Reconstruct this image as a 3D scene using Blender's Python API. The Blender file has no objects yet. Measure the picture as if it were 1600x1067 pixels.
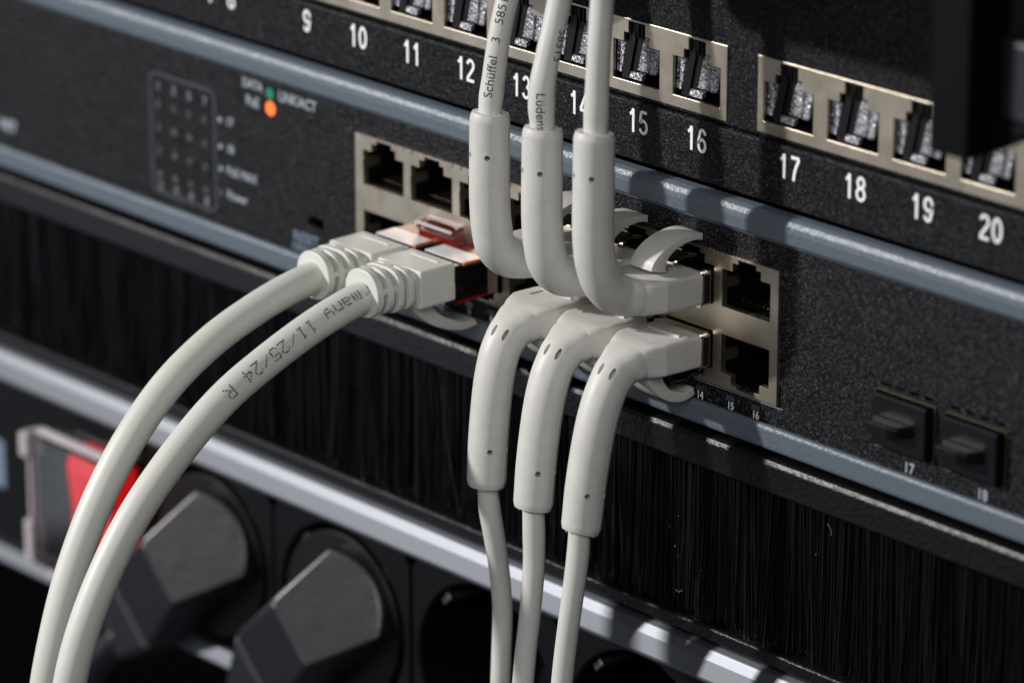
import bpy, bmesh, math, random
import numpy as np
from mathutils import Vector, Matrix, Euler
random.seed(7); rng = np.random.default_rng(7)
C = bpy.context.scene.collection
S = 0.001                                            # everything below is written in millimetres
R = math.radians

# ------------------------------------------------------------------ camera
YAW, PITCH = R(48.05), R(19.23)
CAM = Vector((607.52, -507.95, 190.15))
FW = Vector((-math.sin(YAW)*math.cos(PITCH), math.cos(YAW)*math.cos(PITCH), -math.sin(PITCH)))
cd = bpy.data.cameras.new('camera'); cam = bpy.data.objects.new('camera', cd); C.objects.link(cam)
cam.location = CAM*S; cam.rotation_euler = (R(90)-PITCH, 0, YAW)
cd.sensor_width = 36; cd.lens = 6739/1600*36; cd.clip_start = 0.02; cd.clip_end = 50
cd.dof.use_dof = True; cd.dof.focus_distance = 0.767; cd.dof.aperture_fstop = 13.0; cd.dof.aperture_blades = 9
bpy.context.scene.camera = cam

# ------------------------------------------------------------------ world and lamps
sc = bpy.context.scene
w = bpy.data.worlds.new('World'); sc.world = w; w.use_nodes = True
bg = w.node_tree.nodes['Background']; bg.inputs[0].default_value = (0.80, 0.86, 1.0, 1); bg.inputs[1].default_value = 0.05
def area(name, az, el, dist, size, power, col, tgt=(70, -10, -60), sy=None):
    l = bpy.data.lights.new(name, 'AREA'); o = bpy.data.objects.new(name, l); C.objects.link(o)
    d = Vector((-math.sin(R(az))*math.cos(R(el)), -math.cos(R(az))*math.cos(R(el)), math.sin(R(el))))
    o.location = (Vector(tgt) + d*dist)*S
    o.rotation_euler = d.to_track_quat('Z', 'Y').to_euler()
    l.energy = power; l.color = col; l.size = size*S
    if sy: l.shape = 'RECTANGLE'; l.size_y = sy*S
    else: l.shape = 'DISK'
    return o
area('key_lamp', 41, 25, 1400, 50, 21.0, (1.0, 0.985, 0.96))
area('left_softbox', 52, -12, 900, 620, 0.42, (0.80, 0.89, 1.0), sy=380)
area('right_softbox', -38, 30, 1150, 560, 4.5, (1.0, 0.985, 0.965), sy=460)
sc.view_settings.view_transform = 'Standard'; sc.view_settings.look = 'None'
sc.view_settings.exposure = 0.0; sc.view_settings.gamma = 1.0
sc.cycles.use_denoising = True
sc.cycles.max_bounces = 8; sc.cycles.transparent_max_bounces = 12

# ------------------------------------------------------------------ materials
def mat(name, base, rough=.5, metal=0., spec=.5, **k):
    m = bpy.data.materials.new(name); m.use_nodes = True
    b = m.node_tree.nodes['Principled BSDF']
    b.inputs['Base Color'].default_value = (*base, 1); b.inputs['Roughness'].default_value = rough
    b.inputs['Metallic'].default_value = metal; b.inputs['Specular IOR Level'].default_value = spec
    if k.get('trans'): b.inputs['Transmission Weight'].default_value = k['trans']; b.inputs['IOR'].default_value = k.get('ior', 1.45)
    if k.get('sss'): b.inputs['Subsurface Weight'].default_value = k['sss']; b.inputs['Subsurface Radius'].default_value = (.002, .0018, .0014); b.inputs['Subsurface Scale'].default_value = 1.0
    if k.get('coat'): b.inputs['Coat Weight'].default_value = k['coat']; b.inputs['Coat Roughness'].default_value = k.get('coat_rough', .2)
    if k.get('emit'): b.inputs['Emission Color'].default_value = (*base, 1); b.inputs['Emission Strength'].default_value = k['emit']
    return m
def nt(m): return m.node_tree.nodes, m.node_tree.links, m.node_tree.nodes['Principled BSDF']
def coords(m, scale=1.0):
    n, l, b = nt(m); t = n.new('ShaderNodeTexCoord'); g = n.new('ShaderNodeMapping')
    g.inputs['Scale'].default_value = (scale,)*3 if not isinstance(scale, tuple) else scale
    l.new(t.outputs['Object'], g.inputs['Vector']); return g.outputs[0]
def bump(m, scale_mm, dist_mm, strength=1.0, detail=3, rough=.6, stretch=None):
    n, l, b = nt(m); v = coords(m, stretch or 1.0)
    t = n.new('ShaderNodeTexNoise'); t.inputs['Scale'].default_value = 1/(scale_mm*S); t.inputs['Detail'].default_value = detail; t.inputs['Roughness'].default_value = rough
    l.new(v, t.inputs['Vector']); u = n.new('ShaderNodeBump'); u.inputs['Distance'].default_value = dist_mm*S; u.inputs['Strength'].default_value = strength
    l.new(t.outputs[0], u.inputs['Height'])
    if b.inputs['Normal'].links: l.new(b.inputs['Normal'].links[0].from_socket, u.inputs['Normal'])
    l.new(u.outputs[0], b.inputs['Normal']); return t
def glitter(m, cell_mm, tilt, flake=None, amount=.5):
    """powder coat: each tiny grain has its own tilt; a few grains hold pale flakes"""
    n, l, b = nt(m); v = coords(m)
    t = n.new('ShaderNodeTexVoronoi'); t.inputs['Scale'].default_value = 1/(cell_mm*S); l.new(v, t.inputs['Vector'])
    a = n.new('ShaderNodeVectorMath'); a.operation = 'SUBTRACT'; a.inputs[1].default_value = (.5, .5, .5); l.new(t.outputs['Color'], a.inputs[0])
    s = n.new('ShaderNodeVectorMath'); s.operation = 'SCALE'; s.inputs['Scale'].default_value = tilt; l.new(a.outputs[0], s.inputs[0])
    g = n.new('ShaderNodeNewGeometry'); d = n.new('ShaderNodeVectorMath'); d.operation = 'ADD'; l.new(g.outputs['Normal'], d.inputs[0]); l.new(s.outputs[0], d.inputs[1])
    e = n.new('ShaderNodeVectorMath'); e.operation = 'NORMALIZE'; l.new(d.outputs[0], e.inputs[0]); l.new(e.outputs[0], b.inputs['Normal'])
    if flake:
        sp = n.new('ShaderNodeSeparateColor'); l.new(t.outputs['Color'], sp.inputs[0])
        r = n.new('ShaderNodeValToRGB'); r.color_ramp.elements[0].position = 1-amount; r.color_ramp.elements[0].color = b.inputs['Base Color'].default_value[:]
        r.color_ramp.elements[1].position = 1.0; r.color_ramp.elements[1].color = (*flake, 1); l.new(sp.outputs[0], r.inputs[0]); l.new(r.outputs[0], b.inputs['Base Color'])
    return t
def mottle(m, c1, c2, scale_mm, detail=4, stretch=None, lo=.35, hi=.65):
    n, l, b = nt(m); v = coords(m, stretch or 1.0)
    t = n.new('ShaderNodeTexNoise'); t.inputs['Scale'].default_value = 1/(scale_mm*S); t.inputs['Detail'].default_value = detail; l.new(v, t.inputs['Vector'])
    r = n.new('ShaderNodeValToRGB'); r.color_ramp.elements[0].position = lo; r.color_ramp.elements[1].position = hi
    r.color_ramp.elements[0].color = (*c1, 1); r.color_ramp.elements[1].color = (*c2, 1)
    l.new(t.outputs[0], r.inputs[0]); l.new(r.outputs[0], b.inputs['Base Color'])
M = {}
M['boot'] = mat('boot_plastic', (.59, .58, .55), .48, sss=.06); mottle(M['boot'], (.565, .555, .525), (.61, .60, .57), 3); bump(M['boot'], .28, .016, .55)
M['jacket'] = mat('cable_jacket', (.61, .60, .56), .46, sss=.06); mottle(M['jacket'], (.57, .565, .535), (.63, .625, .595), 9, stretch=(1, 1, .5)); bump(M['jacket'], 1.6, .05, .35); bump(M['jacket'], .2, .006, .4)
M['thick'] = mat('thick_cable_jacket', (.60, .60, .56), .47, sss=.06); mottle(M['thick'], (.585, .585, .545), (.62, .62, .58), 14); bump(M['thick'], .3, .008, .4); bump(M['thick'], 7, .12, .3)
M['white'] = mat('ivory_plastic', (.66, .66, .62), .40, sss=.06); bump(M['white'], .4, .006, .3)
M['face'] = mat('black_powder_coat', (.0040, .0042, .0056), .40, spec=.20); glitter(M['face'], .11, .8, (.24, .24, .27), .09)
M['panel'] = mat('patch_panel_coat', (.0034, .0037, .0052), .42, spec=.18); glitter(M['panel'], .12, .75, (.20, .20, .23), .07)
M['band'] = mat('blue_grey_coat', (.088, .111, .140), .36, spec=.6, metal=.0); glitter(M['band'], .12, .36, (.15, .18, .215), .3)
M['flange'] = mat('textured_black_coat', (.0035, .0035, .0045), .33, spec=.4); bump(M['flange'], 1.0, .16, .9, detail=4)
M['nickel'] = mat('nickel_sheet', (.56, .48, .38), .42, metal=1.); mottle(M['nickel'], (.50, .43, .34), (.62, .545, .445), 4); bump(M['nickel'], .35, .012, .5)
M['chrome'] = mat('shiny_plug_shield', (.70, .67, .60), .14, metal=1.); bump(M['chrome'], 1.2, .02, .5)
M['cap'] = mat('black_rubber_cap', (.0028, .0030, .0040), .34, spec=.32)
M['black'] = mat('black_plastic', (.0045, .0045, .0052), .42, spec=.3)
M['gloss'] = mat('glossy_black_plastic', (.006, .006, .007), .14); bump(M['gloss'], 1.5, .05, .6)
M['inner'] = mat('inner_black_plastic', (.0022, .0022, .0026), .45, spec=.3)
M['contact'] = mat('gold_contact', (.10, .085, .055), .4, metal=1.); M['cage'] = mat('cage_metal', (.22, .19, .12), .45, metal=1.)
M['spark'] = mat('speckled_shutter', (.045, .046, .056), .36, spec=1.0); glitter(M['spark'], .24, .9, (.75, .75, .84), .8)
M['print'] = mat('white_print', (.92, .93, .95), .5)
M['printgrey'] = mat('grey_print', (.34, .38, .44), .5)
M['printdim'] = mat('dim_grey_print', (.065, .072, .088), .5); M['printmid'] = mat('mid_grey_print', (.20, .22, .26), .5)
M['ink'] = mat('black_ink', (.015, .015, .014), .6)
M['led'] = mat('dark_led_lens', (.05, .055, .055), .25)
M['ledwarm'] = mat('olive_led_lens', (.085, .092, .055), .3)
M['green'] = mat('green_legend', (.01, .22, .12), .4)
M['orange'] = mat('glowing_orange_print', (1.0, .16, .03), .4, emit=.75)  # printed dot, no lamp; emission makes its orange glow
M['bristle'] = mat('black_bristle', (.0045, .0045, .006), .30, spec=.45)
M['alu'] = mat('brushed_aluminium', (.165, .172, .192), .48, metal=1.); bump(M['alu'], .5, .01, .5, stretch=(.08, 1, 1))
M['pdu'] = mat('power_strip_plastic', (.003, .0032, .0042), .45, spec=.18); bump(M['pdu'], .5, .03, .5)
M['plug'] = mat('black_rubber_plug', (.0065, .007, .0105), .38, spec=1.0); bump(M['plug'], .4, .03, .6); bump(M['plug'], 6, .25, .6); M['guide'] = mat('matt_black_guide', (.002, .0021, .0026), .5, spec=.12)
M['clear'] = mat('clear_plastic', (.97, .93, .95), .04, trans=1., spec=.25)
M['frost'] = mat('frosted_clear_plastic', (.80, .74, .77), .35, trans=.45)
M['red'] = mat('red_rocker', (.9, .014, .016), .4, emit=.32)
M['redclear'] = mat('red_tinted_plastic', (.22, .012, .010), .25, trans=.2)
M['copper'] = mat('copper_edge', (.75, .27, .15), .3, metal=.6)
M['whitereflect'] = mat('shield_white_reflection', (.72, .69, .70), .30, metal=.0)  # white base colour stands in for the reflection on the metal shield top
M['blueprint'] = mat('pale_blue_label', (.16, .22, .30), .5)
M['void'] = mat('rack_darkness', (.002, .002, .002), .9, spec=0)

# ------------------------------------------------------------------ object helpers
def props(o, label=None, cat=None, group=None, kind=None):
    for k, v in (('label', label), ('category', cat), ('group', group), ('kind', kind)):
        if v: o[k] = v
    return o
def thing(name, loc, label, cat, group=None):
    o = bpy.data.objects.new(name, None); C.objects.link(o); o.location = Vector(loc)*S; o.empty_display_size = .01
    return props(o, label, cat, group)
def origin(o):
    v = Vector((0, 0, 0))
    while o is not None: v = v + o.location; o = o.parent
    return v
class G:
    def __init__(s): s.v = []; s.f = []
    def add(s, vs, fs):
        n = len(s.v); s.v += [tuple(v) for v in vs]; s.f += [tuple(n+i for i in f) for f in fs]; return s
    def box(s, x0, x1, y0, y1, z0, z1):
        return s.add([(x, y, z) for x in (x0, x1) for y in (y0, y1) for z in (z0, z1)],
                     [(0, 1, 3, 2), (4, 6, 7, 5), (0, 4, 5, 1), (2, 3, 7, 6), (0, 2, 6, 4), (1, 5, 7, 3)])
    def prism(s, poly, a0, a1, axis='x'):
        """poly: closed outline in the two other axes, run along axis"""
        n = len(poly)
        def p(a, q): return (a, q[0], q[1]) if axis == 'x' else ((q[0], a, q[1]) if axis == 'y' else (q[0], q[1], a))
        return s.add([p(a0, q) for q in poly]+[p(a1, q) for q in poly],
                     [(i, (i+1) % n, n+(i+1) % n, n+i) for i in range(n)]+[tuple(range(n))[::-1], tuple(range(n, 2*n))])
    def hexa(s, q):                                   # eight corners: bottom loop 0-3, top loop 4-7
        return s.add(q, [(0, 3, 2, 1), (4, 5, 6, 7), (0, 1, 5, 4), (1, 2, 6, 5), (2, 3, 7, 6), (3, 0, 4, 7)])
    def cyl(s, c, ax, r, h, n=24, r2=None):
        c = Vector(c); ax = Vector(ax).normalized(); a = ax.orthogonal().normalized(); b = ax.cross(a); r2 = r if r2 is None else r2
        L = [c+(a*math.cos(2*math.pi*i/n)+b*math.sin(2*math.pi*i/n))*r for i in range(n)]
        U = [c+ax*h+(a*math.cos(2*math.pi*i/n)+b*math.sin(2*math.pi*i/n))*r2 for i in range(n)]
        return s.add(L+U, [(i, (i+1) % n, n+(i+1) % n, n+i) for i in range(n)]+[tuple(range(n))[::-1], tuple(range(n, 2*n))])
def mesh(name, g, m, local=(0, 0, 0), smooth=False, fix=True):
    o0 = Vector(local)
    me = bpy.data.meshes.new(name)
    me.from_pydata([((x-o0[0])*S, (y-o0[1])*S, (z-o0[2])*S) for x, y, z in g.v], [], g.f)
    me.materials.append(M[m] if isinstance(m, str) else m)
    if fix:
        b = bmesh.new(); b.from_mesh(me); bmesh.ops.recalc_face_normals(b, faces=b.faces); b.to_mesh(me); b.free()
    if smooth: me.polygons.foreach_set('use_smooth', [True]*len(me.polygons))
    me.update(); return me
def obj(name, g, m, parent=None, smooth=False, bev=0, seg=2, at=None, fix=True, angle=35, label=None):
    """g in world mm (at=None) or in local mm placed at `at`; returns the linked object"""
    po = origin(parent)/S if parent else Vector((0, 0, 0))
    if isinstance(g, bpy.types.Mesh): me = g
    elif at is None: me = mesh(name, g, m, po, smooth, fix)
    else: me = mesh(name, g, m, (0, 0, 0), smooth, fix)
    o = bpy.data.objects.new(name, me); C.objects.link(o)
    if parent: o.parent = parent
    if at is not None: o.location = (Vector(at)-po)*S
    if bev:
        d = o.modifiers.new('bevel', 'BEVEL'); d.width = bev*S; d.segments = seg; d.limit_method = 'ANGLE'; d.angle_limit = R(angle); d.harden_normals = False
        me.polygons.foreach_set('use_smooth', [True]*len(me.polygons)) if seg > 1 and not smooth and False else None
    if label: o['label'] = label
    return o
def plate(xs, zs, y0, y1, solid, g=None):
    """sheet in the XZ plane cut on a grid; solid(xc, zc) says where there is metal"""
    g = g or G(); xs = sorted(set(round(x, 3) for x in xs)); zs = sorted(set(round(z, 3) for z in zs)); idx = {}
    def v(i, j, k):
        if (i, j, k) not in idx: idx[i, j, k] = len(g.v); g.v.append((xs[i], (y0, y1)[k], zs[j]))
        return idx[i, j, k]
    nx, nz = len(xs)-1, len(zs)-1
    sol = [[solid((xs[i]+xs[i+1])/2, (zs[j]+zs[j+1])/2) for j in range(nz)] for i in range(nx)]
    q = lambda i, j: 0 <= i < nx and 0 <= j < nz and sol[i][j]
    for i in range(nx):
        for j in range(nz):
            if not sol[i][j]: continue
            g.f.append((v(i, j, 0), v(i+1, j, 0), v(i+1, j+1, 0), v(i, j+1, 0)))
            g.f.append((v(i, j, 1), v(i, j+1, 1), v(i+1, j+1, 1), v(i+1, j, 1)))
            if not q(i-1, j): g.f.append((v(i, j, 0), v(i, j+1, 0), v(i, j+1, 1), v(i, j, 1)))
            if not q(i+1, j): g.f.append((v(i+1, j, 0), v(i+1, j, 1), v(i+1, j+1, 1), v(i+1, j+1, 0)))
            if not q(i, j-1): g.f.append((v(i, j, 0), v(i, j, 1), v(i+1, j, 1), v(i+1, j, 0)))
            if not q(i, j+1): g.f.append((v(i, j+1, 0), v(i+1, j+1, 0), v(i+1, j+1, 1), v(i, j+1, 1)))
    return g
def rects(hs):
    return lambda x, z: not any(a < x < b and c < z < d for a, b, c, d in hs)
def text_data(s, size, bold=0., sx=1., align='CENTER'):
    """flat text outline as vertices and faces, in mm, in its own plane"""
    cu = bpy.data.curves.new('t', 'FONT'); cu.body = s; cu.size = size; cu.align_x = align; cu.align_y = 'CENTER'; cu.offset = bold; cu.resolution_u = 4
    o = bpy.data.objects.new('t', cu); C.objects.link(o); bpy.context.view_layer.update()
    me = o.to_mesh(); b = bmesh.new(); b.from_mesh(me); o.to_mesh_clear(); bpy.data.objects.remove(o); bpy.data.curves.remove(cu)
    for v in b.verts: v.co.x *= sx
    return b
def text(name, s, x, z, size, m, parent, y=-.03, bold=0., sx=1., align='CENTER', th=.05):
    b = text_data(s, size, bold, sx, align); g = G()
    b.verts.ensure_lookup_table(); b.verts.index_update(); n = len(b.verts)
    vs = [(x+v.co.x, y, z+v.co.y) for v in b.verts]; vb = [(p[0], p[1]+th, p[2]) for p in vs]
    fs = [tuple(v.index for v in f.verts) for f in b.faces]
    g.add(vs+vb, fs+[tuple(n+e.verts[i].index for i in (0,))+(n+e.verts[1].index, e.verts[1].index, e.verts[0].index) for e in b.edges if len(e.link_faces) == 1])
    b.free(); return obj(name, g, m, parent, fix=False)

# ------------------------------------------------------------------ swept tubes
class Tube:
    """a run through 3-D points with a section (half width a, half height b, squareness n) at each of them"""
    def __init__(s, pts, rad, step=.6, side=(1, 0, 0)):
        P = [Vector(p) for p in pts]; rad = [(r, r, 2.) if not isinstance(r, tuple) else r for r in rad]
        Q, A = [], []
        for i in range(len(P)-1):
            p0 = P[i-1] if i else P[0]*2-P[1]; p1, p2 = P[i], P[i+1]; p3 = P[i+2] if i+2 < len(P) else P[-1]*2-P[-2]
            t0 = 0.; d = lambda a, b: max((b-a).length**.5, 1e-4)
            t1 = t0+d(p0, p1); t2 = t1+d(p1, p2); t3 = t2+d(p2, p3); n = max(2, int((p2-p1).length/step))
            for k in range(n):
                t = t1+(t2-t1)*k/n
                A1 = p0*((t1-t)/(t1-t0))+p1*((t-t0)/(t1-t0)); A2 = p1*((t2-t)/(t2-t1))+p2*((t-t1)/(t2-t1)); A3 = p2*((t3-t)/(t3-t2))+p3*((t-t2)/(t3-t2))
                B1 = A1*((t2-t)/(t2-t0))+A2*((t-t0)/(t2-t0)); B2 = A2*((t3-t)/(t3-t1))+A3*((t-t1)/(t3-t1))
                Q.append(B1*((t2-t)/(t2-t1))+B2*((t-t1)/(t2-t1)))
                u = k/n; u2 = u*u*(3-2*u) if rad[i][2] < 6 else u; A.append(tuple(rad[i][j]*(1-u2)+rad[i+1][j]*u2 for j in range(3)))
        Q.append(P[-1]); A.append(rad[-1]); s.Q, s.A = Q, A
        s.T = [((Q[min(i+1, len(Q)-1)]-Q[max(i-1, 0)])).normalized() for i in range(len(Q))]
        s.U, s.V = [], []; u = Vector(side)
        for t in s.T: u = (u-t*u.dot(t)).normalized(); s.U.append(u); s.V.append(u.cross(t))
        s.L = [0.]
        for i in range(1, len(Q)): s.L.append(s.L[-1]+(Q[i]-Q[i-1]).length)
    def geo(s, n=32, cap=True, round_ends=(0, 0)):
        g = G()
        m = len(s.Q)
        for i in range(m):
            a, b, e = s.A[i]
            for k in range(n):
                f = 2*math.pi*k/n; c, d = math.cos(f), math.sin(f)
                g.v.append(tuple(s.Q[i]+s.U[i]*(a*math.copysign(abs(c)**(2/e), c))+s.V[i]*(b*math.copysign(abs(d)**(2/e), d))))
        for i in range(m-1):
            for k in range(n): g.f.append((i*n+k, i*n+(k+1) % n, (i+1)*n+(k+1) % n, (i+1)*n+k))
        if cap: g.f.append(tuple(range(n))[::-1]); g.f.append(tuple(range((m-1)*n, m*n)))
        return g
    def at(s, l):
        i = 0
        while i < len(s.L)-2 and s.L[i+1] < l: i += 1
        t = (l-s.L[i])/max(s.L[i+1]-s.L[i], 1e-6)
        return s.Q[i].lerp(s.Q[i+1], t), s.T[i].lerp(s.T[i+1], t).normalized(), s.U[i].lerp(s.U[i+1], t).normalized(), s.V[i].lerp(s.V[i+1], t).normalized(), s.A[i][0]*(1-t)+s.A[i+1][0]*t
    def near(s, p): return s.L[min(range(len(s.Q)), key=lambda i: (s.Q[i]-Vector(p)).length)]
    def angle_to(s, l, d):
        q, t, u, v, r = s.at(l); return math.atan2(Vector(d).dot(v), Vector(d).dot(u))
    def surf(s, l, ang, lift=.04):
        q, t, u, v, r = s.at(l); n = u*math.cos(ang)+v*math.sin(ang); return q+n*(r+lift), n
    def wrap_text(s, txt, size, l0, ang, sign=1, lift=.035, sx=1., bold=0.):
        """print along the tube: text runs towards +length (sign 1) or back (-1)"""
        b = text_data(txt, size, bold, sx, 'LEFT'); h = .35
        y = -3.
        while y < 3.: 
            bmesh.ops.bisect_plane(b, geom=b.verts[:]+b.edges[:]+b.faces[:], plane_co=(0, y, 0), plane_no=(0, 1, 0)); y += h
        g = G(); b.verts.ensure_lookup_table(); b.verts.index_update()
        for v in b.verts:
            l = l0+sign*v.co.x; r = s.at(l)[4]
            g.v.append(tuple(s.surf(l, ang+sign*v.co.y/r, lift)[0]))
        g.f = [tuple(v.index for v in f.verts) for f in b.faces]; b.free(); return g
FONT = {'R': "1111010001100011111010100100101 0001", 'm': 0}
GLYPH = {  # 5 x 7 needle-printer characters, rows from the top
 'R': ('####.', '#...#', '#...#', '####.', '#.#..', '#..#.', '#...#'), '4': ('...#.', '..##.', '.#.#.', '#..#.', '#####', '...#.', '...#.'),
 '2': ('.###.', '#...#', '....#', '...#.', '..#..', '.#...', '#####'), '5': ('#####', '#....', '####.', '....#', '....#', '#...#', '.###.'),
 '/': ('.....', '....#', '...#.', '..#..', '.#...', '#....', '.....'), '1': ('..#..', '.##..', '..#..', '..#..', '..#..', '..#..', '.###.'),
 'y': ('.....', '.....', '#...#', '#...#', '.####', '....#', '.###.'), 'n': ('.....', '.....', '####.', '#...#', '#...#', '#...#', '#...#'),
 'a': ('.....', '.....', '.###.', '....#', '.####', '#...#', '.####'), 'm': ('.....', '.....', '##.#.', '#.#.#', '#.#.#', '#.#.#', '#.#.#'),
 'r': ('.....', '.....', '#.##.', '##...', '#....', '#....', '#....'), ' ': ('.....',)*7}
def dot_text(tb, txt, l0, ang, pitch=.366, rd=.168, sign=1, cw=6.1):
    g = G()
    for i, ch in enumerate(txt):
        for r_, row in enumerate(GLYPH[ch]):
            for c_, px in enumerate(row):
                if px != '#': continue
                l = l0+sign*(i*cw+c_)*pitch+random.uniform(-.03, .03); rr = tb.at(l)[4]
                a = ang+sign*((3-r_)*pitch+random.uniform(-.03, .03))/rr
                p, n = tb.surf(l, a, .03); t = tb.at(l)[1]; v = n.cross(t); k = len(g.v)
                rv = rd*random.uniform(.85, 1.12)
                g.v += [tuple(p+(t*math.cos(x)+v*math.sin(x))*rv) for x in [math.pi*j/4 for j in range(8)]]; g.f.append(tuple(range(k, k+8)))
    return g
def cut(o, cutters):
    """subtract small cylinders from a mesh object and keep the result as plain mesh"""
    cs = []
    for g in cutters:
        me = mesh('cutter', g, 'black'); c = bpy.data.objects.new('cutter', me); C.objects.link(c); cs.append(c)
        m = o.modifiers.new('b', 'BOOLEAN'); m.operation = 'DIFFERENCE'; m.object = c; m.solver = 'EXACT'
    bpy.context.view_layer.update()
    dg = bpy.context.evaluated_depsgraph_get(); ne = bpy.data.meshes.new_from_object(o.evaluated_get(dg))
    o.modifiers.clear(); old = o.data; o.data = ne; ne.name = old.name
    for c in cs: bpy.data.objects.remove(c)
    return o

# ================================================================== the setting: dark inside of the rack
g = G().box(-420, 520, 120, 124, -420, 260)
props(obj('rack_interior', g, 'void'), kind='structure')

def arc_(cx, cz, rx, rz, a0, a1, n=10): return [(cx+rx*math.cos(R(a0+(a1-a0)*k/n)), cz+rz*math.sin(R(a0+(a1-a0)*k/n))) for k in range(n+1)]
DIG = {  # centre lines of grotesque numerals, 0.56 wide and 1 high
 '0': [arc_(.28, .5, .2, .44, 90, 450, 28)], '1': [[(.10, .74), (.20, .80), (.26, .90), (.28, .985)], [(.30, 1.0), (.30, 0)]],
 '2': [arc_(.27, .72, .19, .22, 170, -35, 12)+[(.30, .42), (.12, .20), (.075, .06)], [(.04, .055), (.50, .055)]],
 '3': [arc_(.26, .73, .17, .21, 165, -80, 12), arc_(.26, .29, .20, .235, 85, -165, 14)], '4': [[(.38, 0), (.38, 1.0)], [(.36, .95), (.05, .30)], [(.02, .27), (.53, .27)]],
 '5': [[(.47, .945), (.14, .945)], [(.145, .97), (.095, .50)]+arc_(.27, .32, .20, .265, 140, -160, 14)],
 '6': [[(.45, .76)]+arc_(.29, .70, .17, .24, 35, 130, 6)+[(.085, .45)]+arc_(.28, .30, .19, .245, 175, 530, 20)],
 '7': [[(.05, .945), (.50, .945)], [(.49, .92), (.34, .62), (.24, .30), (.20, 0)]],
 '8': [arc_(.28, .74, .165, .205, 0, 360, 20), arc_(.28, .29, .20, .235, 0, 360, 20)],
 '9': [[(.11, .24)]+arc_(.27, .30, .17, .24, 215, 310, 6)+[(.475, .55)]+arc_(.28, .70, .19, .245, -5, -360, 20)]}
def numeral(s_, cx, cz, h, y, parent, wd=.132, m='print'):
    g = G(); adv = .62; x0 = cx-(len(s_)*adv-.06)*h/2*1.0
    for i, ch in enumerate(s_):
        for j, P_ in enumerate(DIG[ch]):
            P_ = [(x0+(i*adv+px)*h*1.0, cz+(pz-.5)*h) for px, pz in P_]; n = len(P_); L, Rr = [], []
            closed = math.hypot(P_[0][0]-P_[-1][0], P_[0][1]-P_[-1][1]) < 1e-4
            for k in range(n):
                a = P_[(k-1) % (n-1)] if closed else P_[max(k-1, 0)]; b = P_[(k+1) % (n-1)] if closed else P_[min(k+1, n-1)]
                dx, dz = b[0]-a[0], b[1]-a[1]; q = math.hypot(dx, dz); nx, nz = -dz/q*wd*h/2, dx/q*wd*h/2
                L.append((P_[k][0]+nx, y-.012*j, P_[k][1]+nz)); Rr.append((P_[k][0]-nx, y-.012*j, P_[k][1]-nz))
            g.add(L+Rr, [(k, k+1, n+k+1, n+k) for k in range(n-1)])
    return obj('port_number', g, m, parent, fix=False)

# ================================================================== patch panel
PP = thing('port_panel', (60, 6, -32), 'black 24-port patch panel with nickel port frames and white numbers above the switch', 'patch panel')
HP = 15.22                                             # port pitch
hx = {i: 84.75-(16-i)*HP for i in range(5, 17)}; hx.update({i: 107.15+(i-17)*HP for i in range(17, 23)})
ZB, ZT, ZM, ZN = -18.0, -10.9, -9.2, -7.0
def port_holes(x): return [(x, x+11.8, ZB, ZT), (x+2.7, x+9.1, ZT-.01, ZM), (x+3.85, x+8.05, ZM-.01, ZN)]
blocks = [(8, 15.22), (16, 0)]
frames = {'a': (range(9, 17), hx[9]-1.55, 98.15), 'b': (range(17, 23), 105.65, hx[22]+13.4)}
fx = [(f[1], f[2]) for f in frames.values()]
# upper plate with slots for the two frames, lower label strip with a rolled top edge
xs = [-140, -14, 240]+[x for f in fx for x in f]
obj('face_plate', plate([-140, 240]+[x for f in fx for x in (f[0]+.3, f[1]-.3)]+[hx[8]-1.5-7*HP, hx[8]+13], [24, -6.9, -20.0, -20.6], 0, 2.0, rects([(f[0]+.3, f[1]-.3, -20.0, -6.9) for f in fx]+[(hx[8]-1.5-7*HP, hx[8]+13, -20.0, -6.9)])), 'panel', PP)
g = G().prism([(1.8, -21.05), (-.25, -21.05), (-.62, -21.25), (-.75, -21.6), (-.75, -31.6), (-.5, -32.0), (1.8, -32.0)], -140, 240)
obj('label_strip', g, 'panel', PP, bev=.0)
g = G().prism([(1.8, 24), (-.5, 24), (-.5, 8.6), (1.8, 8.2)], -140, 240); obj('upper_lip', g, 'panel', PP)
holes = [(fx[0], [i for i in range(9, 17)]), (fx[1], [i for i in range(17, 23)]), ((hx[8]-1.5-7*HP, hx[8]+13.2), [5, 6, 7, 8])]
for (x0, x1), idx in holes:
    hs = [h for i in idx for h in port_holes(hx[i])]
    g = plate([x0, x1]+[v for h in hs for v in h[:2]], [-20.1, -6.55, ZB, ZT, ZM, ZN], -.2, .5, rects(hs))
    obj('port_frame', g, 'nickel', PP, bev=.09, seg=2)
# one port insert: stepped black well, speckled shutter with its dark latch channel, little lit ledge
outline = [(0, ZB), (11.8, ZB), (11.8, ZT), (9.1, ZT), (9.1, ZM), (8.05, ZM), (8.05, ZN), (3.85, ZN), (3.85, ZM), (2.7, ZM), (2.7, ZT), (0, ZT)]
def well(poly, y0, y1, e=.06):
    g = G(); n = len(poly)
    cx = sum(p[0] for p in poly)/n; cz = sum(p[1] for p in poly)/n
    q = [(p[0]+math.copysign(e, p[0]-cx), p[1]+math.copysign(e, p[1]-cz)) for p in poly]
    g.add([(x, y0, z) for x, z in q]+[(x, y1, z) for x, z in q], [(i, (i+1) % n, n+(i+1) % n, n+i) for i in range(n)]+[tuple(range(n, 2*n))]); return g
wellm = mesh('port_well', well([(x, z-ZB) for x, z in outline], .45, 13), 'inner', fix=False)
g = G()
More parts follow.
